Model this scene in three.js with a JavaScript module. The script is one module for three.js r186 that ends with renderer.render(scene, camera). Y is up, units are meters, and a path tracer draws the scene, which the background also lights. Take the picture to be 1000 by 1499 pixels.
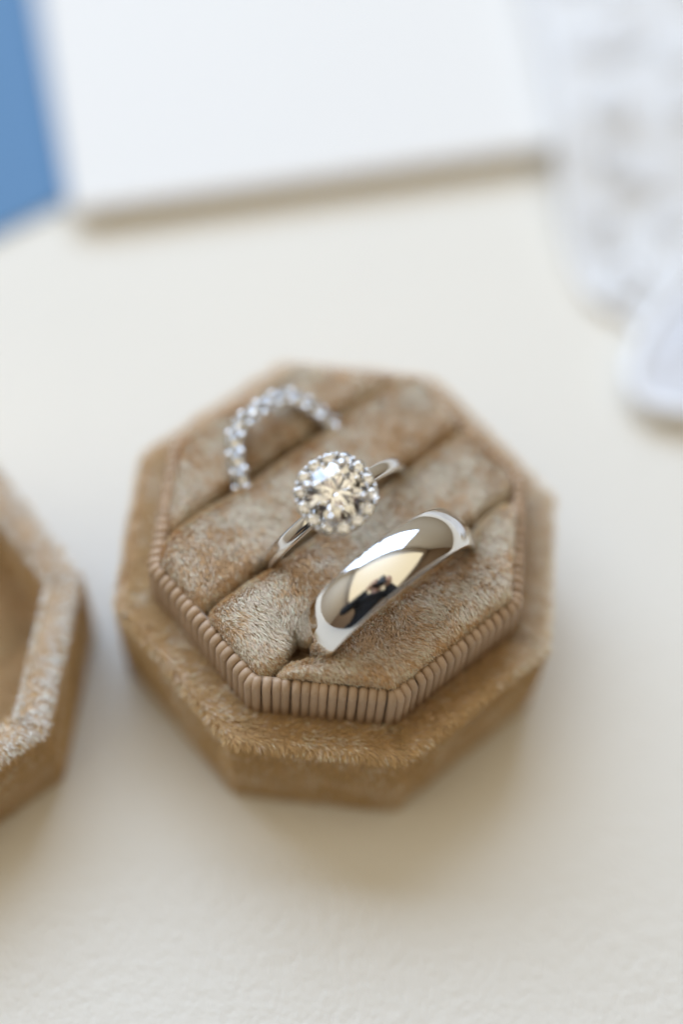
import * as THREE from 'three';
import { ImprovedNoise } from 'three/addons/math/ImprovedNoise.js';
import { ConvexGeometry } from 'three/addons/geometries/ConvexGeometry.js';
import { RoundedBoxGeometry } from 'three/addons/geometries/RoundedBoxGeometry.js';
import { mergeGeometries, mergeVertices } from 'three/addons/utils/BufferGeometryUtils.js';
import { MarchingCubes } from 'three/addons/objects/MarchingCubes.js';
import { RectAreaLightUniformsLib } from 'three/addons/lights/RectAreaLightUniformsLib.js';

// ---------------------------------------------------------------- camera, light, exposure
const MM = 0.001;                                  // shapes are written in millimetres
const scene = new THREE.Scene();
const camera = new THREE.PerspectiveCamera(37.6, 684 / 1024, 0.01, 30);
camera.position.set(1.80 * MM, 168.5 * MM, 80.6 * MM);
camera.rotation.order = 'YXZ';
{ // yaw, pitch, roll of the photograph
  const rx = 60.63, ry = -1.35, rz = -4.59, D = Math.PI / 180;
  const m = new THREE.Matrix4().makeRotationZ(rz * D).multiply(new THREE.Matrix4().makeRotationX(rx * D)).multiply(new THREE.Matrix4().makeRotationY(ry * D));
  camera.quaternion.setFromRotationMatrix(m.transpose());
}
camera.focus = 0.1575;
camera.userData.fStop = 3.1;

const renderer = new THREE.WebGLRenderer({ antialias: true });
renderer.setSize(684, 1024);
renderer.toneMapping = THREE.LinearToneMapping;
renderer.toneMappingExposure = 1.045;
renderer.shadowMap.enabled = true;
scene.background = new THREE.Color(0.02, 0.02, 0.022);

RectAreaLightUniformsLib.init();
const WIN = { x0: -1.55, x1: 0.22, y0: 0.47, y1: 1.5, z: -0.76 };      // the window north of the table, metres above the table top
const day = new THREE.RectAreaLight(new THREE.Color(0.55, 0.715, 1.0), 6.0, WIN.x1 - WIN.x0, WIN.y1 - WIN.y0);
day.position.set((WIN.x0 + WIN.x1) / 2, (WIN.y0 + WIN.y1) / 2, WIN.z + 0.03);
day.lookAt(day.position.x, day.position.y, 1);
day.name = 'window_daylight';
scene.add(day);
const PANEL = { x0: -1.8, x1: 1.8, z0: -0.45, z1: 2.2, y: 1.765 };     // a broad warm panel added under the ceiling to fill the shadows
const warm = new THREE.RectAreaLight(new THREE.Color(1.0, 0.87, 0.60), 0.80, PANEL.x1 - PANEL.x0, PANEL.z1 - PANEL.z0);
warm.position.set(0, PANEL.y - 0.02, (PANEL.z0 + PANEL.z1) / 2);
warm.lookAt(0, -1, (PANEL.z0 + PANEL.z1) / 2);
warm.name = 'added_fill_panel';
scene.add(warm);

// ---------------------------------------------------------------- helpers
const rng = (seed) => () => { seed |= 0; seed = (seed + 0x6d2b79f5) | 0; let t = Math.imul(seed ^ (seed >>> 15), 1 | seed); t = (t + Math.imul(t ^ (t >>> 7), 61 | t)) ^ t; return ((t ^ (t >>> 14)) >>> 0) / 4294967296; };
const perlin = new ImprovedNoise();
const noise = (x, y, z = 0) => perlin.noise(x + 31.7, y + 17.3, z + 5.1);
const clamp = (x, a, b) => Math.min(b, Math.max(a, x));
const smooth = (a, b, x) => { const t = clamp((x - a) / (b - a), 0, 1); return t * t * (3 - 2 * t); };
const V = (x, y, z) => new THREE.Vector3(x, y, z);
const used = new Map();
function numbered(name) { const n = used.get(name) ?? 0; used.set(name, n + 1); return n ? `${name}_${String(n).padStart(3, '0')}` : name; }
function tag(o, label, category, group, kind) {
  if (label) o.userData.label = label;
  if (category) o.userData.category = category;
  if (group) o.userData.group = group;
  if (kind) o.userData.kind = kind;
  return o;
}
function shadows(m) { m.castShadow = true; m.receiveShadow = true; return m; }
function thing(name, x, y, z, turn = 0) {           // a Group at the thing's base (mm)
  const o = new THREE.Group(); o.name = numbered(name); o.position.set(x * MM, y * MM, z * MM); o.rotation.y = turn; scene.add(o); return o;
}
function part(name, geo, mat, parent, inMM = true) {  // a named mesh under its thing (or the scene)
  if (inMM && !geo.userData.metres) { geo.scale(MM, MM, MM); geo.userData.metres = true; }
  const m = shadows(new THREE.Mesh(geo, mat));
  m.name = parent === scene ? numbered(name) : name;
  parent.add(m); return m;
}
function struct(name, geo, mat) { return tag(part(name, geo, mat, scene, false), null, null, null, 'structure'); }
function box(w, h, d, x, y, z) { return new THREE.BoxGeometry(w, h, d).translate(x, y, z); }
function noiseTexture(size, f, srgb = false) {
  const a = new Uint8Array(size * size * 4);
  for (let y = 0; y < size; y++) for (let x = 0; x < size; x++) { const c = f(x / size, y / size); const i = (y * size + x) * 4; for (let k = 0; k < 3; k++) a[i + k] = clamp((Array.isArray(c) ? c[k] : c) * 255, 0, 255); a[i + 3] = 255; }
  const t = new THREE.DataTexture(a, size, size); t.magFilter = THREE.LinearFilter; t.minFilter = THREE.LinearFilter; t.wrapS = t.wrapT = THREE.RepeatWrapping;
  if (srgb) t.colorSpace = THREE.SRGBColorSpace; t.needsUpdate = true; return t;
}
function tileNoise(u, v, f, z) {                     // noise that closes on itself over the unit square
  const a = noise(u * f, v * f, z), b = noise((u - 1) * f, v * f, z), c = noise(u * f, (v - 1) * f, z), d = noise((u - 1) * f, (v - 1) * f, z);
  return (a * (1 - u) + b * u) * (1 - v) + (c * (1 - u) + d * u) * v;
}

// ---------------------------------------------------------------- materials
const lin = (r, g, b) => new THREE.Color().setRGB(r, g, b);
const paperTex = noiseTexture(512, (u, v) => 0.5 + 0.35 * tileNoise(u, v, 26, 1) + 0.3 * tileNoise(u, v, 60, 2) + 0.2 * tileNoise(u, v, 120, 3));
const M = {};
{
  const bt = paperTex.clone(); bt.repeat.set(1, 1); bt.needsUpdate = true;
  M.table = new THREE.MeshStandardMaterial({ name: 'table_linen', color: lin(0.825, 0.775, 0.675), roughness: 0.85, bumpMap: bt, bumpScale: 0.00022 });
  M.velvet = new THREE.MeshPhysicalMaterial({ name: 'velvet_ground', color: lin(0.68, 0.49, 0.30), roughness: 0.9 });
  const pileMat = (name) => new THREE.MeshPhysicalMaterial({ name, color: lin(1, 1, 1), vertexColors: true, roughness: 0.6, specularIntensity: 1.0, sheen: 0.3, sheenRoughness: 0.5, sheenColor: lin(1, 0.97, 0.93) });
  M.pile = pileMat('velvet_pile');
  M.ribbon = new THREE.MeshPhysicalMaterial({ name: 'grosgrain_ribbon', color: lin(0.50, 0.35, 0.225), roughness: 0.52, sheen: 0.6, sheenRoughness: 0.5, sheenColor: lin(1, 0.95, 0.9) });
  const scratch = noiseTexture(256, (u, v) => 0.5 + 0.5 * tileNoise(u, v, 40, 7));
  M.steel = new THREE.MeshStandardMaterial({ name: 'polished_white_gold', color: lin(0.80, 0.79, 0.77), metalness: 1, roughness: 0.05, bumpMap: scratch, bumpScale: 0.0000018 });
  M.gold = new THREE.MeshStandardMaterial({ name: 'white_gold', color: lin(0.80, 0.785, 0.765), metalness: 1, roughness: 0.12 });
  M.satin = new THREE.MeshStandardMaterial({ name: 'satin_white_gold', color: lin(0.93, 0.93, 0.93), metalness: 1, roughness: 0.22 });
  M.diamond = new THREE.MeshPhysicalMaterial({ name: 'diamond', color: lin(1, 1, 1), transmission: 1, thickness: 0.004, ior: 2.42, roughness: 0, metalness: 0 });
  M.card = new THREE.MeshStandardMaterial({ name: 'white_card', color: lin(0.835, 0.805, 0.75), roughness: 0.7 });
  M.pages = new THREE.MeshStandardMaterial({ name: 'cream_pages', color: lin(0.62, 0.55, 0.42), roughness: 0.9 });
  M.blue = new THREE.MeshStandardMaterial({ name: 'blue_paper', color: lin(0.108, 0.235, 0.405), roughness: 0.75 });
  M.lace = new THREE.MeshPhysicalMaterial({ name: 'white_tulle', color: lin(0.91, 0.90, 0.88), roughness: 0.95, transmission: 0.2, thickness: 0 });
  M.satinCloth = new THREE.MeshPhysicalMaterial({ name: 'pale_lilac_cloth', color: lin(0.82, 0.82, 0.84), roughness: 0.9, transmission: 0.2, thickness: 0 });
  M.cord = new THREE.MeshStandardMaterial({ name: 'white_cord', color: lin(0.92, 0.92, 0.92), roughness: 0.8 });
  M.wall = new THREE.MeshStandardMaterial({ name: 'dark_wood_panelling', color: lin(0.26, 0.175, 0.105), roughness: 0.8 });
  M.paint = new THREE.MeshStandardMaterial({ name: 'white_wall_paint', color: lin(0.82, 0.81, 0.79), roughness: 0.9 });
  M.ceiling = new THREE.MeshStandardMaterial({ name: 'cream_ceiling', color: lin(0.80, 0.71, 0.56), roughness: 0.95 });
  M.floor = new THREE.MeshStandardMaterial({ name: 'oak_floor', color: lin(0.36, 0.24, 0.13), roughness: 0.6 });
  M.frame = new THREE.MeshStandardMaterial({ name: 'painted_frame', color: lin(0.7, 0.7, 0.69), roughness: 0.5 });
  M.glow = new THREE.MeshStandardMaterial({ name: 'daylight_in_window', color: lin(0.1, 0.1, 0.1), emissive: lin(0.86, 0.94, 1.0), emissiveIntensity: 0.3 });
  M.fill_panel = new THREE.MeshStandardMaterial({ name: 'fill_panel_glow', color: lin(0.3, 0.3, 0.3), emissive: lin(1.0, 0.87, 0.60), emissiveIntensity: 0.15 });  // glowing face of the added fill panel
  M.cloth = new THREE.MeshStandardMaterial({ name: 'dark_clothing', color: lin(0.018, 0.018, 0.02), roughness: 0.9 });
  M.skin = new THREE.MeshStandardMaterial({ name: 'skin', color: lin(0.55, 0.32, 0.22), roughness: 0.6 });
  M.hair = new THREE.MeshStandardMaterial({ name: 'dark_hair', color: lin(0.03, 0.02, 0.015), roughness: 0.5 });
  M.black = new THREE.MeshStandardMaterial({ name: 'black_plastic', color: lin(0.02, 0.02, 0.02), roughness: 0.4 });
  M.glass = new THREE.MeshStandardMaterial({ name: 'coated_lens', color: lin(0.03, 0.03, 0.05), roughness: 0.05 });
}

// ---------------------------------------------------------------- the room and the table
{
  const X = 2.2, S = 2.4, N = WIN.z, T = 1.78, F = -0.74, th = 0.12;
  struct('floor', box(2 * X + 0.4, th, S - N + 0.4, 0, F - th / 2, (S + N) / 2), M.floor);
  struct('ceiling', box(2 * X + 0.4, th, S - N + 0.4, 0, T + th / 2, (S + N) / 2), M.ceiling);
  const H = T - F - 0.004, cy = (T + F) / 2;
  struct('side_wall', box(th, H, S - N, -X - th / 2, cy, (S + N) / 2), M.ceiling);
  struct('side_wall', box(th, H, S - N, X + th / 2, cy, (S + N) / 2), M.wall);
  struct('back_wall', box(2 * X + 2 * th, H, th, 0, cy, S + th / 2 + 0.003), M.wall);
  // window wall: four pieces around the opening
  const W = X + th, z = N - th / 2 - 0.003;
  struct('window_wall', mergeGeometries([
    box(W + WIN.x0, H, th, (-W + WIN.x0) / 2, cy, z), box(W - WIN.x1, H, th, (W + WIN.x1) / 2, cy, z),
    box(WIN.x1 - WIN.x0, WIN.y0 - F - 0.002, th, (WIN.x0 + WIN.x1) / 2, (WIN.y0 + F) / 2, z),
    box(WIN.x1 - WIN.x0, T - WIN.y1 - 0.002, th, (WIN.x0 + WIN.x1) / 2, (T + WIN.y1) / 2, z)]), M.paint);
  const w = thing('window', (WIN.x0 + WIN.x1) / 2 * 1000, WIN.y0 * 1000, (N - 0.02) * 1000);
  tag(w, 'wide white framed window behind the table, mirrored in the rings', 'window');
  const ww = WIN.x1 - WIN.x0, wh = WIN.y1 - WIN.y0;
  part('pane', new THREE.PlaneGeometry(ww, wh).translate(0, wh / 2, 0), M.glow, w, false);
  for (const [bw, bh, bx, by] of [[ww, 0.035, 0, 0.0175], [ww, 0.035, 0, wh - 0.0175], [0.035, wh - 0.07, -ww / 2 + 0.0175, wh / 2], [0.035, wh - 0.07, ww / 2 - 0.0175, wh / 2]])
    part('frame', box(bw, bh, 0.03, bx, by, 0.02), M.frame, w, false);

  const cl = thing('added_fill_panel', 0, (PANEL.y - 0.001) * 1000, (PANEL.z0 + PANEL.z1) * 500);  // unseen panel, added to supply warm fill light
  tag(cl, 'broad flat warm panel added under the ceiling as fill light, mirrored in the rings', 'ceiling lamp');
  const pw = PANEL.x1 - PANEL.x0, pd = PANEL.z1 - PANEL.z0;
  part('glow_face', new THREE.PlaneGeometry(pw, pd).rotateX(Math.PI / 2), M.fill_panel, cl, false);
  for (const [bw, bd, bx, bz] of [[pw + 0.08, 0.04, 0, pd / 2 + 0.02], [pw + 0.08, 0.04, 0, -pd / 2 - 0.02], [0.04, pd, pw / 2 + 0.02, 0], [0.04, pd, -pw / 2 - 0.02, 0]])
    part('frame', box(bw, 0.03, bd, bx, -0.005, bz), M.frame, cl, false);

  // table: a thick top on four legs
  const top = new THREE.BoxGeometry(1.5, 0.03, 0.95); top.translate(0, -0.015, -0.08);
  { const uv = top.attributes.uv, p = top.attributes.position; for (let i = 0; i < uv.count; i++) uv.setXY(i, p.getX(i) / 0.04, p.getZ(i) / 0.04); }
  struct('tabletop', top, M.table);
  struct('table_leg', mergeGeometries([[-0.68, 0.33], [0.68, 0.33], [-0.68, -0.49], [0.68, -0.49]].map(([x, z2]) => box(0.05, 0.705, 0.05, x, -0.384, z2))), M.frame);
}

// ---------------------------------------------------------------- shapes of the ring box
const A = 20, B = 20.4, C = 12.4;                   // insert: half width, half depth, chamfer
const TOP = 24, RIM = 16.8;                         // heights above the table
function octagon(off, round = 1.0, seg = 4) {       // closed outline with rounded corners; each point [x, z, nx, nz]
  const a = A + off, b = B + off, c = C + off * (2 - Math.SQRT2);
  const v = [[a, -(b - c)], [a, b - c], [a - c, b], [-(a - c), b], [-a, b - c], [-a, -(b - c)], [-(a - c), -b], [a - c, -b]];
  const out = [];
  for (let i = 0; i < 8; i++) {
    const p = v[(i + 7) % 8], q = v[i], r = v[(i + 1) % 8];
    const d0 = V(p[0] - q[0], 0, p[1] - q[1]).normalize(), d1 = V(r[0] - q[0], 0, r[1] - q[1]).normalize();
    const k = round * Math.tan(Math.PI / 8);
    const n0 = V(-d0.z, 0, d0.x), n1 = V(d1.z, 0, -d1.x);     // outward normals of the two edges
    if (n0.dot(V(q[0], 0, q[1])) < 0) n0.negate(); if (n1.dot(V(q[0], 0, q[1])) < 0) n1.negate();
    const s0 = V(q[0], 0, q[1]).addScaledVector(d0, k);
    const ctr = s0.clone().addScaledVector(n0, -round);
    for (let j = 0; j <= seg; j++) { const n = n0.clone().lerp(n1, j / seg).normalize(); out.push([ctr.x + n.x * round, ctr.z + n.z * round, n.x, n.z]); }
  }
  return out;
}
function densify(loop, step) {                      // more points along the straight runs
  const out = [];
  loop.forEach((p, i) => { const q = loop[(i + 1) % loop.length], L = Math.hypot(q[0] - p[0], q[1] - p[1]), n = Math.max(1, Math.round(L / step)); for (let k = 0; k < n; k++) { const t = k / n; const nx = p[2] + (q[2] - p[2]) * t, nz = p[3] + (q[3] - p[3]) * t, l = Math.hypot(nx, nz); out.push([p[0] + (q[0] - p[0]) * t, p[1] + (q[1] - p[1]) * t, nx / l, nz / l]); } });
  return out;
}
function loft(profile, round, wobble = 0, seed = 0, step = 1.2) {   // profile: [[offset, y], ...] carried round the octagon
  const loops = profile.map(([o]) => octagon(o, Math.max(0.3, round)));
  const base = densify(loops[0].map((p) => p), step);
  const mid = octagon(0, 1); const n = base.length, pos = [], idx = [];
  // follow the outline of the first loop and shift it along its normals
  profile.forEach(([o, y], k) => base.forEach(([x, z, nx, nz]) => {
    const s = o - profile[0][0], w = wobble * noise(x * 0.22 + seed, y * 0.3, z * 0.22);
    // mitred shift keeps the flats flat
    pos.push(x + nx * (s + w), y + wobble * 0.6 * noise(x * 0.3, seed + 9, z * 0.3) * (y > 1 ? 1 : 0), z + nz * (s + w));
  }));
  for (let k = 0; k < profile.length - 1; k++) for (let i = 0; i < n; i++) { const j = (i + 1) % n, a = k * n + i, b = k * n + j, c = a + n, d = b + n; idx.push(a, c, b, b, c, d); }
  const g = new THREE.BufferGeometry(); g.setAttribute('position', new THREE.Float32BufferAttribute(pos, 3)); g.setIndex(idx); g.computeVertexNormals(); return g;
}
// pile: many short bent strands on a surface, each a narrow tapering ribbon that lies over the next
function pile(geo, o) {
  const r = rng(o.seed), p = geo.attributes.position, nn = geo.attributes.normal, ix = geo.index;
  const T = ix.count / 3, cdf = new Float64Array(T); let sum = 0; const a = V(), b = V(), c = V();
  for (let i = 0; i < T; i++) { a.fromBufferAttribute(p, ix.getX(3 * i)); b.fromBufferAttribute(p, ix.getX(3 * i + 1)); c.fromBufferAttribute(p, ix.getX(3 * i + 2)); sum += b.sub(a).cross(c.sub(a)).length() / 2; cdf[i] = sum; }
  const N = Math.round(sum * o.density), pos = new Float32Array(N * 15), nor = new Float32Array(N * 15), col = new Float32Array(N * 15), idx = new Uint32Array(N * 9);
  const setN = (e, x, y, z) => { const l = Math.hypot(x, y, z) || 1; nor[e] = x / l; nor[e + 1] = y / l; nor[e + 2] = z / l; };
  let m = 0; const q = V(), n = V(), u = V(), w = V(), na = V(), d1 = V(), d2 = V(), P0 = V(), P1 = V(), P2 = V(), t = V(), F = V();
  for (let s = 0; s < N; s++) {
    const x = r() * sum; let lo = 0, hi = T - 1; while (lo < hi) { const md = (lo + hi) >> 1; if (cdf[md] < x) lo = md + 1; else hi = md; }
    let b1 = r(), b2 = r(); if (b1 + b2 > 1) { b1 = 1 - b1; b2 = 1 - b2; } const b0 = 1 - b1 - b2;
    const i0 = ix.getX(3 * lo), i1 = ix.getX(3 * lo + 1), i2 = ix.getX(3 * lo + 2);
    q.set(0, 0, 0).addScaledVector(a.fromBufferAttribute(p, i0), b0).addScaledVector(a.fromBufferAttribute(p, i1), b1).addScaledVector(a.fromBufferAttribute(p, i2), b2);
    n.set(0, 0, 0).addScaledVector(a.fromBufferAttribute(nn, i0), b0).addScaledVector(a.fromBufferAttribute(nn, i1), b1).addScaledVector(a.fromBufferAttribute(nn, i2), b2).normalize();
    if (o.keep && !o.keep(q, n)) { r(); r(); r(); continue; }
    const lean = o.lean(q, n, na); lean.addScaledVector(n, -lean.dot(n));
    lean.x += (r() - 0.5) * o.mess; lean.y += (r() - 0.5) * o.mess; lean.z += (r() - 0.5) * o.mess;
    const L = o.len * (0.65 + 0.7 * r()) * (o.lenAt ? o.lenAt(q) : 1), rad = o.rad * (0.7 + 0.6 * r());
    d1.copy(n).addScaledVector(lean, 0.55).normalize(); d2.copy(n).multiplyScalar(0.42).addScaledVector(lean, 1.2).normalize();
    P0.copy(q).addScaledVector(n, -0.08); P1.copy(P0).addScaledVector(d1, L * 0.55); P2.copy(P1).addScaledVector(d2, L * 0.5);
    t.copy(d1).add(d2).normalize(); u.crossVectors(n, t); if (u.lengthSq() < 1e-6) u.set(1, 0, 0); u.normalize();
    const turn = (r() - 0.5) * o.turn; u.applyAxisAngle(t, turn); w.crossVectors(t, u);          // u lies across the ribbon, w stands on it
    const tone = o.tone(q, r), k0 = m * 5;
    const put = (k, P, side, rr) => { const e = (k0 + k) * 3; pos[e] = P.x + u.x * side * rr; pos[e + 1] = P.y + u.y * side * rr; pos[e + 2] = P.z + u.z * side * rr; setN(e, w.x + u.x * side * 0.45, w.y + u.y * side * 0.45, w.z + u.z * side * 0.45); col[e] = tone[0]; col[e + 1] = tone[1]; col[e + 2] = tone[2]; };
    put(0, P0, -1, rad); put(1, P0, 1, rad); put(2, P1, -1, rad * 0.9); put(3, P1, 1, rad * 0.9); put(4, P2, 0, 0);
    let f = m * 9; for (const v of [0, 2, 1, 1, 2, 3, 2, 4, 3]) idx[f++] = k0 + v;
    m++;
  }
  const g = new THREE.BufferGeometry();
  g.setAttribute('position', new THREE.BufferAttribute(pos.slice(0, m * 15), 3)); g.setAttribute('normal', new THREE.BufferAttribute(nor.slice(0, m * 15), 3)); g.setAttribute('color', new THREE.BufferAttribute(col.slice(0, m * 15), 3)); g.setIndex(new THREE.BufferAttribute(idx.slice(0, m * 9), 1));
  return g;
}
// each strand takes one of two tones, mixed in patches by noise
const CREAM = [0.96, 0.795, 0.615], TAN = [0.75, 0.50, 0.265], GOLD = [0.68, 0.46, 0.215];
function strandMix(a, b, share, r) { const f = r() < share ? 1 : 0, j = 0.8 + 0.4 * r(); return [0, 1, 2].map((k) => Math.min(0.95, (a[k] + (b[k] - a[k]) * f) * j)); }
function velvetTone(q, r) { return strandMix(TAN, CREAM, 0.62 + 0.9 * noise(q.x * 0.16, q.z * 0.16, 21) + 0.65 * noise(q.x * 0.55, q.z * 0.55, 22) + 0.6 * noise(q.x * 1.6, q.z * 1.6, 23), r); }
function goldTone(q, r) { return strandMix(GOLD, CREAM, 0.12 + 0.5 * noise(q.x * 0.2, q.y * 0.2 + q.z * 0.2, 31) + 0.5 * noise(q.x * 0.8, q.y * 0.8 + q.z * 0.8, 32), r); }
function baseTone(q, r) { return q.y > 15.5 && q.x > 15 ? strandMix(GOLD, CREAM, smooth(17, 22, q.x) * 0.75 + 0.4 * noise(q.x * 0.8, q.z * 0.8, 34), r) : goldTone(q, r); }  // east rim strands paler: the backlit sheen is put into their colour
function lidTone(q, r) { return q.y > 13.9 ? strandMix(GOLD, [0.94, 0.86, 0.76], 0.85 + 0.9 * noise(q.x * 0.9, q.z * 0.9, 33), r) : goldTone(q, r); }  // near-white rim strands paint in the highlight of the backlight

// slots run along (1, 0, -1); s is measured across them, t along them
const SLOTS = [-10.6, -0.7, 9.4], R2 = Math.SQRT1_2;
function gapAt(k, t) {                               // half width that a ring presses the slot open
  if (k === 2) return 0.26 + 1.9 * smooth(14.0, 10.8, Math.abs(t + 1.9));
  if (k === 1) return 0.26 + 0.5 * smooth(13, 9.5, Math.abs(t));
  return 0.26 + 0.6 * smooth(11, 7.5, Math.abs(t + 0.5));
}
function tSpan(s, inset) {                           // reach of the octagon along t at a given s
  const a = A - inset, b = B - inset, c = C - inset * (2 - Math.SQRT2), k = (a + b - c) * R2;
  let lo = -k, hi = k;                               // |x| <= a, |z| <= b, x = (s + t) R2, z = (s - t) R2
  hi = Math.min(hi, a / R2 - s, b / R2 + s); lo = Math.max(lo, -a / R2 - s, -b / R2 + s); return [lo, hi];
}
function rollSurface(k) {
  const inset = 1.0, smax = (A + B - C) * R2 - inset, s0 = k === 0 ? -smax : null, s1 = k === 3 ? smax : null;
  const NT = 90, NS = 40, pos = [], idx = [];
  const drop = (d, R, D) => { const e = 1 - clamp(d / R, 0, 1); return D * (1 - Math.sqrt(Math.max(0, 1 - e * e))); };
  const edgeS = (side, t) => side < 0 ? (k === 0 ? s0 : SLOTS[k - 1] + gapAt(k - 1, t) * (k === 3 ? 0.8 : 1)) : (k === 3 ? s1 : SLOTS[k] - gapAt(k, t));
  for (let i = 0; i <= NT; i++) for (let j = -3; j <= NS + 3; j++) {
    const v = clamp(j / NS, 0, 1), vv = 0.5 - 0.5 * Math.cos(v * Math.PI) * (0.6) - 0.5 * (1 - 2 * v) * 0.4;
    let t = 0, s = 0;
    for (let it = 0; it < 4; it++) { s = edgeS(-1, t) + (edgeS(1, t) - edgeS(-1, t)) * vv; const [lo, hi] = tSpan(s, inset); t = lo + (hi - lo) * i / NT; }
    const dl = s - edgeS(-1, t), dr = edgeS(1, t) - s, [lo, hi] = tSpan(s, inset), de = Math.min(t - lo, hi - t, k === 0 ? dl : 99, k === 3 ? dr : 99);
    let y = TOP + 1.15 + 0.22 * noise(s * 0.16, t * 0.12, k * 3.3) + 0.12 * noise(s * 0.5, t * 0.5, k);
    if (k > 0) y -= drop(dl, 1.9, 3.9); if (k < 3) y -= 1.5 * Math.pow(1 - clamp(dr / 7.5, 0, 1), 1.7) + drop(dr, 0.9, 2.6);
    y -= drop(de, 2.4, 1.7);
    const under = j < 0 ? -j : j > NS ? j - NS : 0;
    y -= under * 1.3;
    pos.push((s + t) * R2, y, (s - t) * R2);
  }
  const W = NS + 7;
  for (let i = 0; i < NT; i++) for (let j = 0; j < W - 1; j++) { const a = i * W + j, b = a + 1, c = a + W, d = c + 1; idx.push(a, b, c, b, d, c); }
  const g = new THREE.BufferGeometry(); g.setAttribute('position', new THREE.Float32BufferAttribute(pos, 3)); g.setIndex(idx); g.computeVertexNormals();
  const nn = g.attributes.normal; let up = 0; for (let i = 0; i < nn.count; i++) up += nn.getY(i);
  if (up < 0) { const id = g.index.array; for (let i = 0; i < id.length; i += 3) { const x = id[i + 1]; id[i + 1] = id[i + 2]; id[i + 2] = x; } g.computeVertexNormals(); }
  return g;
}
function slotDistance(x, z) { const s = (x + z) * R2; return Math.min(...SLOTS.map((q) => Math.abs(q - s))); }
function rimDistance(x, z) { x = Math.abs(x); z = Math.abs(z); return Math.min(A - x, B - z, (A + B - C - x - z) * R2); }
function napTop(q, n, out) {                         // how the pile of the rolls has been brushed
  const a = 1.5 * noise(q.x * 0.1, q.z * 0.1, 3.1) + 1.0 * noise(q.x * 0.32, q.z * 0.32, 8.2) + 0.9 * noise(q.x * 0.9, q.z * 0.9, 1.2), ang = -0.9 + a;
  const k = 0.95 + 0.5 * noise(q.x * 0.2, q.z * 0.2, 12.4) + 0.4 * noise(q.x * 0.7, q.z * 0.7, 4.4);
  return out.set(Math.cos(ang) * 0.6 * k + 0.25, 0, -Math.sin(ang) * 0.6 * k + 0.25);
}
function napSide(q, n, out) {
  const a = noise(q.x * 0.2, q.y * 0.2, q.z * 0.2);
  return out.set(-n.z * a * 0.9, -0.55 + 0.3 * a, n.x * a * 0.9).addScaledVector(V(1, 0, 0.35), 0.2 + 0.75 * smooth(0.5, 0.95, n.y));
}

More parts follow.
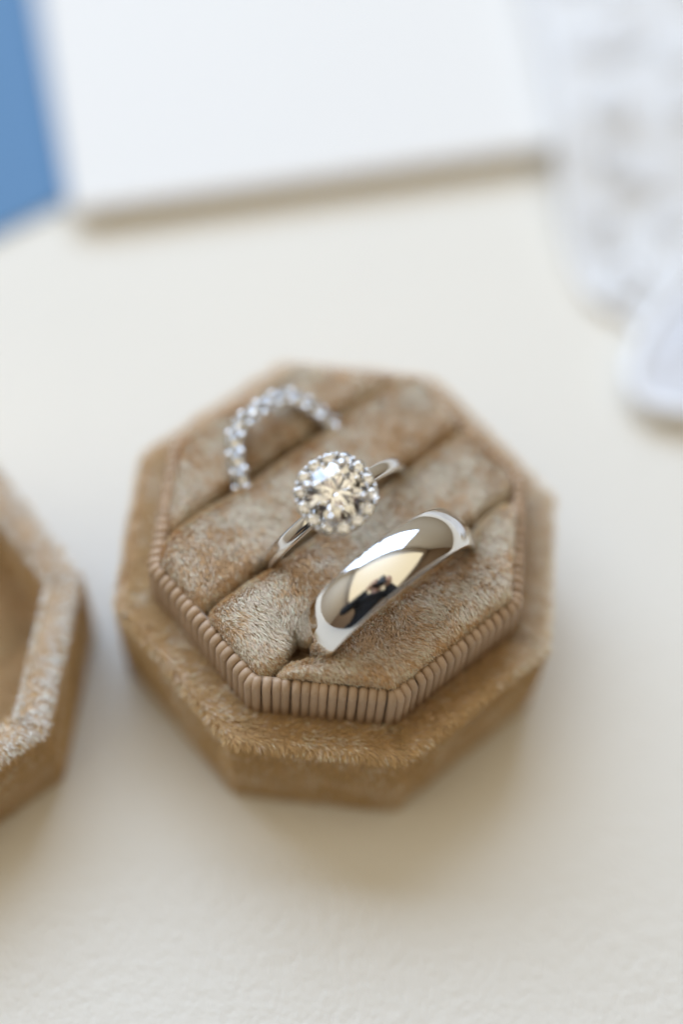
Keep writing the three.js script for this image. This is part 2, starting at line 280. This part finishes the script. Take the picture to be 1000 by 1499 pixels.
// ---------------------------------------------------------------- the ring box
function velvetShell(name, profile, parent, o) {
  const g = loft(profile, 0.8, 0.12, o.seed), f = pile(g, o);
  const shell = part(name, g, M.velvet, parent);
  tag(part('velvet_pile', f, M.pile, shell), null, null, null, 'stuff');
  return shell;
}
{
  const t = thing('ring_box', 0, 0, 0);
  tag(t, 'open octagonal tan velvet ring box holding three rings, ribbed ribbon round its cushion', 'ring box');
  velvetShell('base', [[3.9, 0.05], [4.1, 0.6], [4.15, 15.9], [4.05, 16.4], [3.75, 16.75], [3.1, 16.85], [0.6, 16.5], [0.1, 16.0], [0.1, 13]], t,
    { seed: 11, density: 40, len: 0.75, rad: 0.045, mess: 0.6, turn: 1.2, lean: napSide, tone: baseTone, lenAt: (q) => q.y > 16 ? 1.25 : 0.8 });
  for (let k = 0; k < 4; k++) {
    const g = rollSurface(k);
    const f = pile(g, { seed: 40 + k, density: 130, len: 0.95, rad: 0.036, mess: 0.6, turn: 1.2, lean: napTop, tone: velvetTone, keep: (q) => q.y > 21.6, lenAt: (q) => (0.4 + 0.6 * smooth(0.9, 2.6, rimDistance(q.x, q.z))) * (0.42 + 0.58 * smooth(0.35, 2.2, slotDistance(q.x, q.z))) });
    const roll = part('cushion_roll', g, M.velvet, t);
    tag(part('velvet_pile', f, M.pile, roll), null, null, null, 'stuff');
  }
  part('cushion_core', loft([[-2, 14], [-2, 18.2], [-10, 18.4], [-19.2, 18.4]], 1), M.velvet, t);
  // ribbon: a band with one rounded rib after the other
  const trim = part('ribbon_trim', loft([[-0.25, 14.2], [-0.25, 22.4], [-0.55, 22.9], [-1.2, 23.0], [-1.2, 20]], 1.6), M.ribbon, t);
  const path = octagon(0, 1.6, 6), L = []; let total = 0;
  path.forEach((p, i) => { const q = path[(i + 1) % path.length]; L.push(total); total += Math.hypot(q[0] - p[0], q[1] - p[1]); });
  const N = Math.round(total / 1.0), pitch = total / N;
  const dyes = [0.94, 1, 1.07].map((f) => { const m = M.ribbon.clone(); m.color.multiplyScalar(f); return m; }), pick = rng(9);
  const rib = (() => {                               // rib: half-round bar that bends inwards over the top edge
    const spine = []; for (let k = 0; k <= 6; k++) spine.push([0, 14.4 + (22.4 - 14.4) * k / 6, 1, 0]); for (let k = 1; k <= 6; k++) { const a = k / 6 * Math.PI * 0.5; spine.push([-0.75 * (1 - Math.cos(a)), 22.4 + 0.75 * Math.sin(a), Math.cos(a), Math.sin(a)]); } spine.push([-1.1, 23.1, 0, 1]);
    const pos = [], idx = [], K = 7, h = pitch * 0.5;
    spine.forEach(([ox, y, nx, ny], i) => { const end = i === spine.length - 1 ? 0.55 : 1; for (let j = 0; j < K; j++) { const a = j / (K - 1) * Math.PI, w = -Math.cos(a) * h * 0.99, d = Math.pow(Math.sin(a), 0.9) * 0.52 * end - 0.02; pos.push(w, y + ny * d - (end < 1 ? 0.1 : 0), ox + nx * d); } });
    for (let i = 0; i < spine.length - 1; i++) for (let j = 0; j < K - 1; j++) { const a = i * K + j, b = a + 1, c = a + K, d = c + 1; idx.push(a, b, c, b, d, c); }
    const g = new THREE.BufferGeometry(); g.setAttribute('position', new THREE.Float32BufferAttribute(pos, 3)); g.setIndex(idx); g.computeVertexNormals(); g.scale(MM, MM, MM); g.userData.metres = true; return g;
  })();
  for (let k = 0; k < N; k++) {
    const d = (k + 0.5 + 0.09 * noise(k * 1.7, 3.3)) * pitch; let i = L.length - 1; while (L[i] > d) i--;
    const p = path[i], q = path[(i + 1) % path.length], len = Math.hypot(q[0] - p[0], q[1] - p[1]), f = len ? (d - L[i]) / len : 0;
    const nx = p[2] + (q[2] - p[2]) * f, nz = p[3] + (q[3] - p[3]) * f;
    const m = part('rib', rib, dyes[Math.floor(pick() * 3)], trim);
    m.position.set((p[0] + (q[0] - p[0]) * f) * MM, 0, (p[1] + (q[1] - p[1]) * f) * MM); m.rotation.y = Math.atan2(nx, nz);
    m.scale.set(1, 1 - 0.004 * (1 + noise(k * 1.3, 8.1)), 1 + 0.14 * noise(k * 0.9, 5.5)); m.rotation.z = 0.006 * noise(k * 0.7, 2.2);
  }
}
{ // the lid lies open beside it, cut by the left edge of the picture
  const t = thing('box_lid', -53.3, 0, 14.6, -0.02);
  tag(t, 'hollow velvet lid of the ring box lying open side up, cut off at the left', 'box lid');
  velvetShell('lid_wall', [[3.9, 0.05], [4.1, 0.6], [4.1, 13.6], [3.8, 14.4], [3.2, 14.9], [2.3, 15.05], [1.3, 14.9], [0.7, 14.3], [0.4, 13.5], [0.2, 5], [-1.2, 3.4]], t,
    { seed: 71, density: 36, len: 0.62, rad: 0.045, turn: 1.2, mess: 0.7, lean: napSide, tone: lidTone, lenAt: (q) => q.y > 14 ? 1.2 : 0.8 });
  const floor = loft([[0.1, 3.4], [-3, 3.6], [-8, 3.9], [-14, 4.1], [-19.9, 4.2]], 1);
  const f = pile(floor, { seed: 77, density: 24, len: 1.1, rad: 0.055, turn: 1.2, mess: 0.8, lean: napTop, tone: (q, r) => strandMix(GOLD, TAN, 0.1, r) });
  const lining = part('lid_lining', floor, M.velvet, t);
  tag(part('velvet_pile', f, M.pile, lining), null, null, null, 'stuff');
}

// ---------------------------------------------------------------- rings
// a ring stands in its slot: local x runs along the slot, y up in the plane of the ring, z along its axis
function ringFrame(name, s, t, centreY, R, lean, roll = 0) {
  const o = new THREE.Group(); o.name = numbered(name);
  const X = V(R2, 0, -R2), U = V(R2 * Math.sin(lean), Math.cos(lean), R2 * Math.sin(lean)), Z = V().crossVectors(X, U);
  o.quaternion.setFromRotationMatrix(new THREE.Matrix4().makeBasis(X, U, Z));
  o.quaternion.multiply(new THREE.Quaternion().setFromAxisAngle(V(0, 0, 1), -roll));   // turned about its own axis
  const c = V((s + t) * R2, centreY, (s - t) * R2).addScaledVector(V(0, 1, 0).applyQuaternion(o.quaternion), -R);       // lowest point of the ring
  o.position.copy(c).multiplyScalar(MM); scene.add(o); return o;
}
function sweepRing(profile, R, seg, taper) {         // closed profile [[axial, radial], ...] turned round the axis; lowest point at the origin
  const pos = [], idx = [], uv = [], K = profile.length;
  for (let i = 0; i <= seg; i++) { const a = i / seg * Math.PI * 2; profile.forEach(([w, h], j) => { const k = taper ? taper(a) : [1, 1]; const rr = R + h * k[1]; pos.push(Math.sin(a) * rr, R + Math.cos(a) * rr, w * k[0]); uv.push(i / seg * 30, j / K * 6); }); }
  for (let i = 0; i < seg; i++) for (let j = 0; j < K; j++) { const j2 = (j + 1) % K, a = i * K + j, b = i * K + j2, c = a + K, d = b + K; idx.push(a, b, c, b, d, c); }
  const g = new THREE.BufferGeometry(); g.setAttribute('position', new THREE.Float32BufferAttribute(pos, 3)); g.setAttribute('uv', new THREE.Float32BufferAttribute(uv, 2)); g.setIndex(idx); g.computeVertexNormals();
  // join the seam
  const n = g.attributes.normal; for (let j = 0; j < K; j++) { const a = V().fromBufferAttribute(n, j), b = V().fromBufferAttribute(n, seg * K + j); a.add(b).normalize(); n.setXYZ(j, a.x, a.y, a.z); n.setXYZ(seg * K + j, a.x, a.y, a.z); }
  return g;
}
function brilliant(R, low = false) {
  const p = [], step = Math.PI / 8;
  for (let k = 0; k < 8; k++) {
    const a = k * 2 * step, b = a + step, at = (q, r, h) => p.push(V(Math.cos(q) * r * R, h * R, Math.sin(q) * r * R));
    at(a, 0.56, 0.30); at(b, 0.80, 0.178);
    at(a, 1, 0.02); at(b, 1, 0.02); at(a, 1, -0.02); at(b, 1, -0.02);
    if (!low) at(b, 0.25, -0.672);
  }
  p.push(V(0, -0.86 * R, 0));
  return new ConvexGeometry(p);
}
function bead(r) { return new THREE.SphereGeometry(r, 12, 8); }

{ // plain wide band
  const R = 11.3, W = 2.62, prof = [];
  const DA = 0.56, DR = (W - 0.12) / Math.sin(DA); for (let k = 0; k <= 24; k++) { const a = (-1 + 2 * k / 24) * DA; prof.push([DR * Math.sin(a), -DR * (1 - Math.cos(a))]); }
  const dy = -DR * (1 - Math.cos(DA)); prof.push([W - 0.03, dy - 0.09], [W, dy - 0.2], [W, -1.45]); prof.push([W - 0.15, -1.62]);
  for (let k = 1; k < 8; k++) { const a = 1 - 2 * k / 8; prof.push([W * 0.95 * a, -1.8 + 0.18 * a * a]); }
  prof.push([-W + 0.15, -1.62], [-W, -1.45], [-W, dy - 0.2], [-W + 0.03, dy - 0.09]);
  const t = ringFrame('wedding_band', 9.6, -1.9, 23.6, R, 0.15);
  part('band', sweepRing(prof, R, 160), M.steel, t);
  tag(t, 'wide plain polished silver band standing in the front slot of the ring box', 'ring');
}
{ // engagement ring with a halo
  const R = 9.7, t = ringFrame('engagement_ring', -0.7, -0.6, 24.0, R, 0.24, -0.21);
  tag(t, 'silver engagement ring with a large round diamond inside a halo, in the middle slot', 'ring');
  const prof = []; for (let k = 0; k < 18; k++) { const a = k / 18 * Math.PI * 2; const c = Math.cos(a), s = Math.sin(a); prof.push([0.85 * Math.sign(c) * Math.pow(Math.abs(c), 0.75), 0.72 * Math.sign(s) * Math.pow(Math.abs(s), 0.75) - 0.72]); }
  prof.reverse();
  part('shank', sweepRing(prof, R, 120), M.gold, t);
  const y0 = 2 * R + 2.35;                            // plane of the halo
  const cup = new THREE.LatheGeometry([[2.0, -2.9], [2.35, -2.7], [3.0, -1.5], [4.3, -0.95], [4.52, -0.5], [4.52, 0.05], [4.42, 0.12], [4.3, 0.02], [4.15, -0.72], [3.55, -0.8], [3.38, -0.05], [3.28, 0.05], [3.0, -0.7], [2.2, -2.3], [2.0, -2.9]].map(([x, y]) => new THREE.Vector2(x, y)), 48);
  cushion(cup); cup.scale(0.945, 1, 0.945); part('halo_setting', cup.translate(0, y0, 0), M.gold, t);
  const stone = part('centre_stone', brilliant(3.02).rotateY(0.33).rotateX(0.1).rotateZ(-0.07).translate(0, y0 + 0.95, 0), M.diamond, t);
  function cushion(g) { const p = g.attributes.position; for (let i = 0; i < p.count; i++) { const x = p.getX(i), z = p.getZ(i), k = 1 + 0.018 * Math.cos(4 * Math.atan2(z, x) + Math.PI) * smooth(3.2, 4.2, Math.hypot(x, z)); p.setX(i, x * k); p.setZ(i, z * k); } g.computeVertexNormals(); }
  const N = 14, small = brilliant(0.73, true), sb = bead(0.25), ib = bead(0.2);
  for (const g of [small, sb, ib]) { g.scale(MM, MM, MM); g.userData.metres = true; }
  for (let k = 0; k < N; k++) {
    const a = (k + 0.5) / N * Math.PI * 2, b = k / N * Math.PI * 2, kr = (q) => 1 + 0.018 * Math.cos(4 * q + Math.PI);
    const st = part('halo_stone', small, M.diamond, t); st.position.set(Math.cos(a) * 3.66 * kr(a) * MM, (y0 + 0.25) * MM, Math.sin(a) * 3.66 * kr(a) * MM); st.rotation.y = k * 1.3;
    const o1 = part('bead', sb, M.gold, t); o1.position.set(Math.cos(b) * 4.07 * kr(b) * MM, (y0 + 0.24) * MM, Math.sin(b) * 4.07 * kr(b) * MM);
    const o2 = part('bead', ib, M.gold, t); o2.position.set(Math.cos(b) * 3.3 * MM, (y0 + 0.3) * MM, Math.sin(b) * 3.3 * MM);
  }
  for (let k = 0; k < 4; k++) {                      // claws
    const a = (k + 0.5) * Math.PI / 2 + 0.06;
    const c = new THREE.CatmullRomCurve3([V(3.05, -1.6, 0), V(3.42, 0.2, 0), V(3.4, 1.05, 0), V(3.08, 1.42, 0), V(2.55, 1.62, 0)]);
    const g = new THREE.TubeGeometry(c, 20, 1, 10); const p = g.attributes.position, ctr = V();
    for (let i = 0; i <= 20; i++) { c.getPointAt(i / 20, ctr); const f = i / 20, rr = f < 0.6 ? 0.4 : f < 0.85 ? 0.4 + 0.14 * smooth(0.6, 0.78, f) : 0.54 * Math.sqrt(Math.max(0.01, 1 - Math.pow((f - 0.8) / 0.2, 2) * 0.97)); for (let j = 0; j <= 10; j++) { const e = i * 11 + j; p.setXYZ(e, ctr.x + (p.getX(e) - ctr.x) * rr, ctr.y + (p.getY(e) - ctr.y) * rr, ctr.z + (p.getZ(e) - ctr.z) * rr); } }
    g.computeVertexNormals(); part('claw', g.scale(0.945, 1, 0.945).rotateY(-a).translate(0, y0, 0), M.gold, t);
  }
}
{ // curved band of small diamonds
  const R = 9.42, t = ringFrame('contour_ring', -10.04, 0.37, 16.8, R, 0.16);
  tag(t, 'curved silver band set with a row of small diamonds, in the rear slot', 'ring');
  const side = (a) => -6.45 * Math.exp(-Math.pow(Math.abs(a) / 0.64, 5.1));   // the top swings aside to clear the larger ring
  const at = (a) => V(Math.sin(a) * R, R + Math.cos(a) * R, side(a));
  class Loop extends THREE.Curve { getPoint(u, out = V()) { return out.copy(at((u - 0.5) * Math.PI * 2)); } }
  const loop = new Loop();
  const g = new THREE.TubeGeometry(loop, 140, 0.6, 10, true); part('band', g, M.gold, t);
  const sg = brilliant(1.0, true), bg = bead(0.5); for (const q of [sg, bg]) { q.scale(MM, MM, MM); q.userData.metres = true; }
  const N = 10, u0 = 0.5 - 0.118, u1 = 0.5 + 0.118;
  // walk the curve by length
  const pts = []; for (let i = 0; i <= 400; i++) pts.push(loop.getPoint(u0 + (u1 - u0) * i / 400)); const cum = [0]; for (let i = 1; i <= 400; i++) cum.push(cum[i - 1] + pts[i].distanceTo(pts[i - 1]));
  const where = (f) => { const d = f * cum[400]; let i = 0; while (i < 399 && cum[i + 1] < d) i++; return [pts[i], pts[i + 1].clone().sub(pts[i]).normalize()]; };
  for (let k = 0; k <= N; k++) {
    const put = (f) => { const [p, d] = where(f); const out = V(p.x, p.y - R, 0).normalize(); const nrm = out.addScaledVector(d, -out.dot(d)).normalize(), across = V().crossVectors(d, nrm); return [p, nrm, across]; };
    if (k < N) { const [p, n] = put((k + 0.5) / N); const m = part('stone', sg, M.diamond, t); m.position.copy(p).addScaledVector(n, 0.95).multiplyScalar(MM); m.quaternion.setFromUnitVectors(V(0, 1, 0), n); }
    const [p, n, c] = put(k / N);
    for (const s of [-1, 1]) { const m = part('bead', bg, M.satin, t); m.position.copy(p).addScaledVector(n, 0.7).addScaledVector(c, 0.78 * s).multiplyScalar(MM); }
  }
}

// ---------------------------------------------------------------- white booklet and blue envelope at the back
{
  const w = 92, d = 62, ang = Math.atan2(21, 67.4);
  const t = thing('booklet', -42.7, 0.6, -55.9, ang);
  tag(t, 'white booklet lying flat at the back of the table', 'booklet');
  part('cover', new RoundedBoxGeometry(w, 1.7, d, 4, 0.8).translate(w / 2, 2.3, -d / 2), M.card, t);
  part('cover', new RoundedBoxGeometry(w - 1.5, 0.8, d, 3, 0.35).translate(w / 2, 0.42, -d / 2 - 0.8), M.card, t);
  part('pages', new THREE.BoxGeometry(w - 3.4, 0.6, d - 3).translate(w / 2, 1.14, -d / 2 - 1.2), M.pages, t);
}
{
  const s = new THREE.Shape(); s.moveTo(30, 0); s.lineTo(-80, 0); s.lineTo(-80, 90); s.lineTo(30, 90); s.closePath();
  const g = new THREE.ExtrudeGeometry(s, { depth: 0.3, bevelEnabled: true, bevelSize: 0.2, bevelThickness: 0.2, bevelSegments: 2 }).rotateX(-Math.PI / 2).translate(0, 0.21, 0);
  const t = part('blue_envelope', g, M.blue, scene); t.position.set(-42 * MM, 0, -62.6 * MM); t.rotation.y = 0.7;
  tag(t, 'blue paper envelope lying at the back left, beside the white booklet', 'envelope');
}

// ---------------------------------------------------------------- lace at the back right
{
  const t = thing('lace_veil', 45.9, 0, -76.4);
  tag(t, 'white lace veil with a corded scalloped edge, heaped at the back right', 'veil');
  const O = V(45, 0, -75);
  const layer = (edge, back, y0, rise, seed, cord, cloth) => {     // a sheet between its scalloped edge and a line far behind it
    const E = new THREE.CatmullRomCurve3(edge.map(([x, z]) => V(x, y0 + 6.0 * smooth(-52, -84, z), z).sub(O))), K = new THREE.CatmullRomCurve3(back.map(([x, z]) => V(x, y0, z).sub(O)));
    const NU = 90, NV = 60, pos = [], idx = [], uv = [];
    const at = (u, v) => { const e = E.getPointAt(u), p = e.clone().lerp(K.getPointAt(u), v); p.y += rise * smooth(0, 0.45, v) * (0.75 + 0.5 * noise(p.x * 0.06, p.z * 0.06, seed)) + 0.7 * smooth(0, 0.12, v) * noise(p.x * 0.16, p.z * 0.16, seed + 4) + 0.25 * noise(p.x * 0.35, p.z * 0.35, seed + 7) * smooth(0, 0.1, v); return p; };
    for (let i = 0; i <= NU; i++) for (let j = 0; j <= NV; j++) { const p = at(i / NU, j / NV); pos.push(p.x, p.y, p.z); uv.push(p.x / 40, p.z / 40); }
    for (let i = 0; i < NU; i++) for (let j = 0; j < NV; j++) { const a = i * (NV + 1) + j, b = a + 1, c = a + NV + 1, d = c + 1; idx.push(a, b, c, b, d, c); }
    const g = new THREE.BufferGeometry(); g.setAttribute('position', new THREE.Float32BufferAttribute(pos, 3)); g.setAttribute('uv', new THREE.Float32BufferAttribute(uv, 2)); g.setIndex(idx); g.computeVertexNormals();
    const sheet = part('tulle', g, cloth, t);
    part('cord', new THREE.TubeGeometry(new THREE.CatmullRomCurve3(Array.from({ length: 80 }, (_, i) => at(i / 79, 0.004))), 160, cord, 8), M.cord, sheet);
    return [at, sheet];
  };
  const [at, sheet] = layer([[16.8, -116.7], [20.7, -98.8], [22.8, -87.6], [24.2, -77.4], [25.7, -66.4], [27.8, -56.1], [30.8, -50.2], [34.1, -48.8], [36.7, -46.5], [39.7, -41.7], [44.2, -36.6], [50.6, -34.1]], [[60, -150], [75, -140], [90, -125], [95, -105], [100, -90], [95, -70], [90, -60], [85, -50]], 1.2, 6, 3.3, 0.8, M.lace);
  // embroidery: looped petals and stems stitched over the net
  const r = rng(5), loops = [];
  for (let k = 0; k < 46; k++) {
    const u = 0.08 + 0.84 * r(), v = 0.06 + 0.5 * r(), n = 5, a0 = r() * 6.3, size = 1.6 + 1.4 * r();
    for (let q = 0; q < n; q++) {
      const a = a0 + q * 2 * Math.PI / n, c = at(u, v), pts = [];
      for (let i = 0; i < 8; i++) { const f = i / 8 * 2 * Math.PI, rr = size * (0.55 - 0.5 * Math.cos(f)), w = 0.42 * size * Math.sin(f); pts.push(V(c.x + Math.cos(a) * rr - Math.sin(a) * w, c.y + 0.5 + 0.2 * Math.sin(f), c.z + Math.sin(a) * rr + Math.cos(a) * w)); }
      loops.push(new THREE.TubeGeometry(new THREE.CatmullRomCurve3(pts, true), 16, 0.32, 5, true));
    }
  }
  part('embroidery', mergeGeometries(loops), M.cord, sheet);
  layer([[51.5, -62.5], [42.7, -52.9], [38.6, -46.4], [36.3, -40.6], [35.7, -35.6], [37.4, -32.6], [42.3, -31.7], [49.4, -32.4]], [[70, -62], [69, -57], [68, -52], [67, -48], [66, -44], [65, -40], [64, -37], [63, -34]], 2.7, 1.6, 8.8, 1.0, M.satinCloth);
}

// ---------------------------------------------------------------- the photographer, seen only as a dark reflection in the metal
{
  // joints in metres; each bone is a tapered capsule, joined by a smooth minimum
  function flesh(bones, centre, half, res, k) {
    const mc = new MarchingCubes(res, M.skin, false, false, 200000); mc.isolation = 0; const f = mc.field, h = res / 2, p = V(), ab = V(), ap = V();
    for (let z = 0; z < res; z++) for (let y = 0; y < res; y++) for (let x = 0; x < res; x++) {
      p.set((x - h) / h, (y - h) / h, (z - h) / h).multiplyScalar(half).add(centre); let acc = 0;
      for (const [a, b, ra, rb] of bones) { ab.subVectors(b, a); ap.subVectors(p, a); const t = clamp(ap.dot(ab) / Math.max(ab.lengthSq(), 1e-9), 0, 1); const d = ap.addScaledVector(ab, -t).length() - (ra + (rb - ra) * t); acc += Math.exp(-d / k); }
      f[x + y * res + z * res * res] = acc > 1e-30 ? k * Math.log(acc) : -1;
    }
    mc.update(); const n = mc.count, g = new THREE.BufferGeometry();
    g.setAttribute('position', new THREE.BufferAttribute(mc.positionArray.slice(0, n * 3), 3)); g.setAttribute('normal', new THREE.BufferAttribute(mc.normalArray.slice(0, n * 3), 3));
    g.scale(half, half, half); g.translate(centre.x, centre.y, centre.z); return g;
  }
  const t = thing('person', 20, -740, 640); tag(t, 'person in dark clothes leaning over the table with a camera, mirrored in the wide band', 'person');
  const Y = 0.74, Z = -0.64, J = (x, y, z) => V(x, y + Y, z + Z);      // table coordinates to the person's own
  const neck = J(0, 0.47, 0.40), head = J(0, 0.55, 0.33), chest = J(0, 0.32, 0.52), belly = J(0, 0.12, 0.62), hip = J(0, 0.0, 0.66);
  const arms = [], sleeves = [], legs = [], trousers = [];
  for (const s of [-1, 1]) {
    const sh = J(0.17 * s, 0.41, 0.47), el = J(0.27 * s, 0.20, 0.36), wr = J(0.11 * s, 0.36, 0.26), kn = J(0.11 * s, -0.34, 0.64), an = J(0.11 * s, -0.68, 0.68), toe = J(0.13 * s, -0.71, 0.54);
    arms.push([sh, el, 0.05, 0.04], [el, wr, 0.038, 0.026]); sleeves.push([sh, el, 0.062, 0.052], [el, J(0.125 * s, 0.345, 0.27), 0.05, 0.038]);
    legs.push([J(0.09 * s, -0.02, 0.66), kn, 0.075, 0.055], [kn, an, 0.052, 0.036], [an, toe, 0.036, 0.026]); trousers.push([J(0.09 * s, 0.0, 0.66), kn, 0.09, 0.068], [kn, J(0.11 * s, -0.63, 0.675), 0.066, 0.056]);
  }
  const hand = (s) => {                              // palm, four curled fingers and a thumb round the camera's side
    const b = [[J(0.11 * s, 0.36, 0.26), J(0.095 * s, 0.375, 0.215), 0.024, 0.03]];
    for (let i = 0; i < 4; i++) { const y = 0.405 - i * 0.021, l = [0.9, 1, 0.95, 0.78][i]; const k0 = J(0.092 * s, y, 0.205), k1 = J(0.086 * s, y + 0.002, 0.205 - 0.034 * l), k2 = J(0.066 * s, y, 0.205 - 0.05 * l), k3 = J(0.046 * s, y - 0.002, 0.205 - 0.048 * l); b.push([J(0.098 * s, 0.375, 0.225), k0, 0.018, 0.0105], [k0, k1, 0.0105, 0.009], [k1, k2, 0.009, 0.0082], [k2, k3, 0.0082, 0.007]); }
    b.push([J(0.105 * s, 0.385, 0.25), J(0.075 * s, 0.395, 0.268), 0.014, 0.0105], [J(0.075 * s, 0.395, 0.268), J(0.048 * s, 0.39, 0.272), 0.0105, 0.0085]);
    return flesh(b, J(0.085 * s, 0.375, 0.225), 0.09, 46, 0.004);
  };
  const face = [[head, head.clone().add(V(0, 0.02, 0.0)), 0.085, 0.09], [head.clone().add(V(0, -0.04, -0.035)), head.clone().add(V(0, -0.075, -0.055)), 0.06, 0.04], [head.clone().add(V(0, 0.0, -0.085)), head.clone().add(V(0, -0.03, -0.1)), 0.01, 0.014], [head.clone().add(V(-0.085, -0.01, 0.01)), head.clone().add(V(-0.09, -0.035, 0.0)), 0.014, 0.01], [head.clone().add(V(0.085, -0.01, 0.01)), head.clone().add(V(0.09, -0.035, 0.0)), 0.014, 0.01]];
  const body = part('body', mergeGeometries([flesh([...face, [head, neck, 0.055, 0.055], [neck, chest, 0.06, 0.12], [chest, belly, 0.12, 0.11], [belly, hip, 0.11, 0.12], ...arms, ...legs], J(0, 0.0, 0.5), 0.8, 90, 0.012), hand(-1), hand(1)]), M.skin, t, false);
  part('jumper', flesh([[J(-0.15, 0.41, 0.47), J(0.15, 0.41, 0.47), 0.075, 0.075], [chest, belly, 0.155, 0.14], [belly, hip, 0.14, 0.145], [J(-0.06, 0.34, 0.5), J(0.06, 0.34, 0.5), 0.14, 0.14], ...sleeves], J(0, 0.2, 0.5), 0.5, 64, 0.018), M.cloth, body, false);
  part('trousers', flesh([[J(-0.06, -0.02, 0.66), J(0.06, -0.02, 0.66), 0.135, 0.135], ...trousers], J(0, -0.32, 0.66), 0.5, 56, 0.018), M.cloth, body, false);
  part('hair', flesh([[head.clone().add(V(0, 0.035, 0.025)), head.clone().add(V(0, -0.02, 0.05)), 0.092, 0.085], [head.clone().add(V(0, 0.06, -0.03)), head.clone().add(V(0, 0.05, 0.03)), 0.075, 0.085], [head.clone().add(V(0, -0.02, 0.06)), neck.clone().add(V(0, 0.0, 0.07)), 0.08, 0.05]], head.clone(), 0.22, 48, 0.012), M.hair, body, false);
  const c = thing('camera', 20, 375, 205); c.rotation.x = 1.06; tag(c, 'black camera held in both hands by the person, mirrored in the wide band', 'camera');
  part('camera_body', new RoundedBoxGeometry(0.125, 0.085, 0.05, 3, 0.008), M.black, c, false);
  part('viewfinder', new RoundedBoxGeometry(0.045, 0.026, 0.045, 3, 0.006).translate(0, 0.054, 0), M.black, c, false);
  const lens = part('lens', new THREE.LatheGeometry([[0, -0.02], [0.034, -0.02], [0.034, 0.0], [0.037, 0.004], [0.037, 0.05], [0.033, 0.058], [0.031, 0.056], [0.031, 0.045], [0, 0.045]].map(([x, y]) => new THREE.Vector2(x, y)), 40).rotateX(-Math.PI / 2).translate(0, -0.005, -0.02), M.black, c, false);
  part('front_glass', new THREE.SphereGeometry(0.06, 24, 8, 0, Math.PI * 2, 0, 0.5).translate(0, -0.06 + 0.053, 0).rotateX(-Math.PI / 2).translate(0, -0.005, -0.02), M.glass, lens, false);
}

renderer.render(scene, camera);
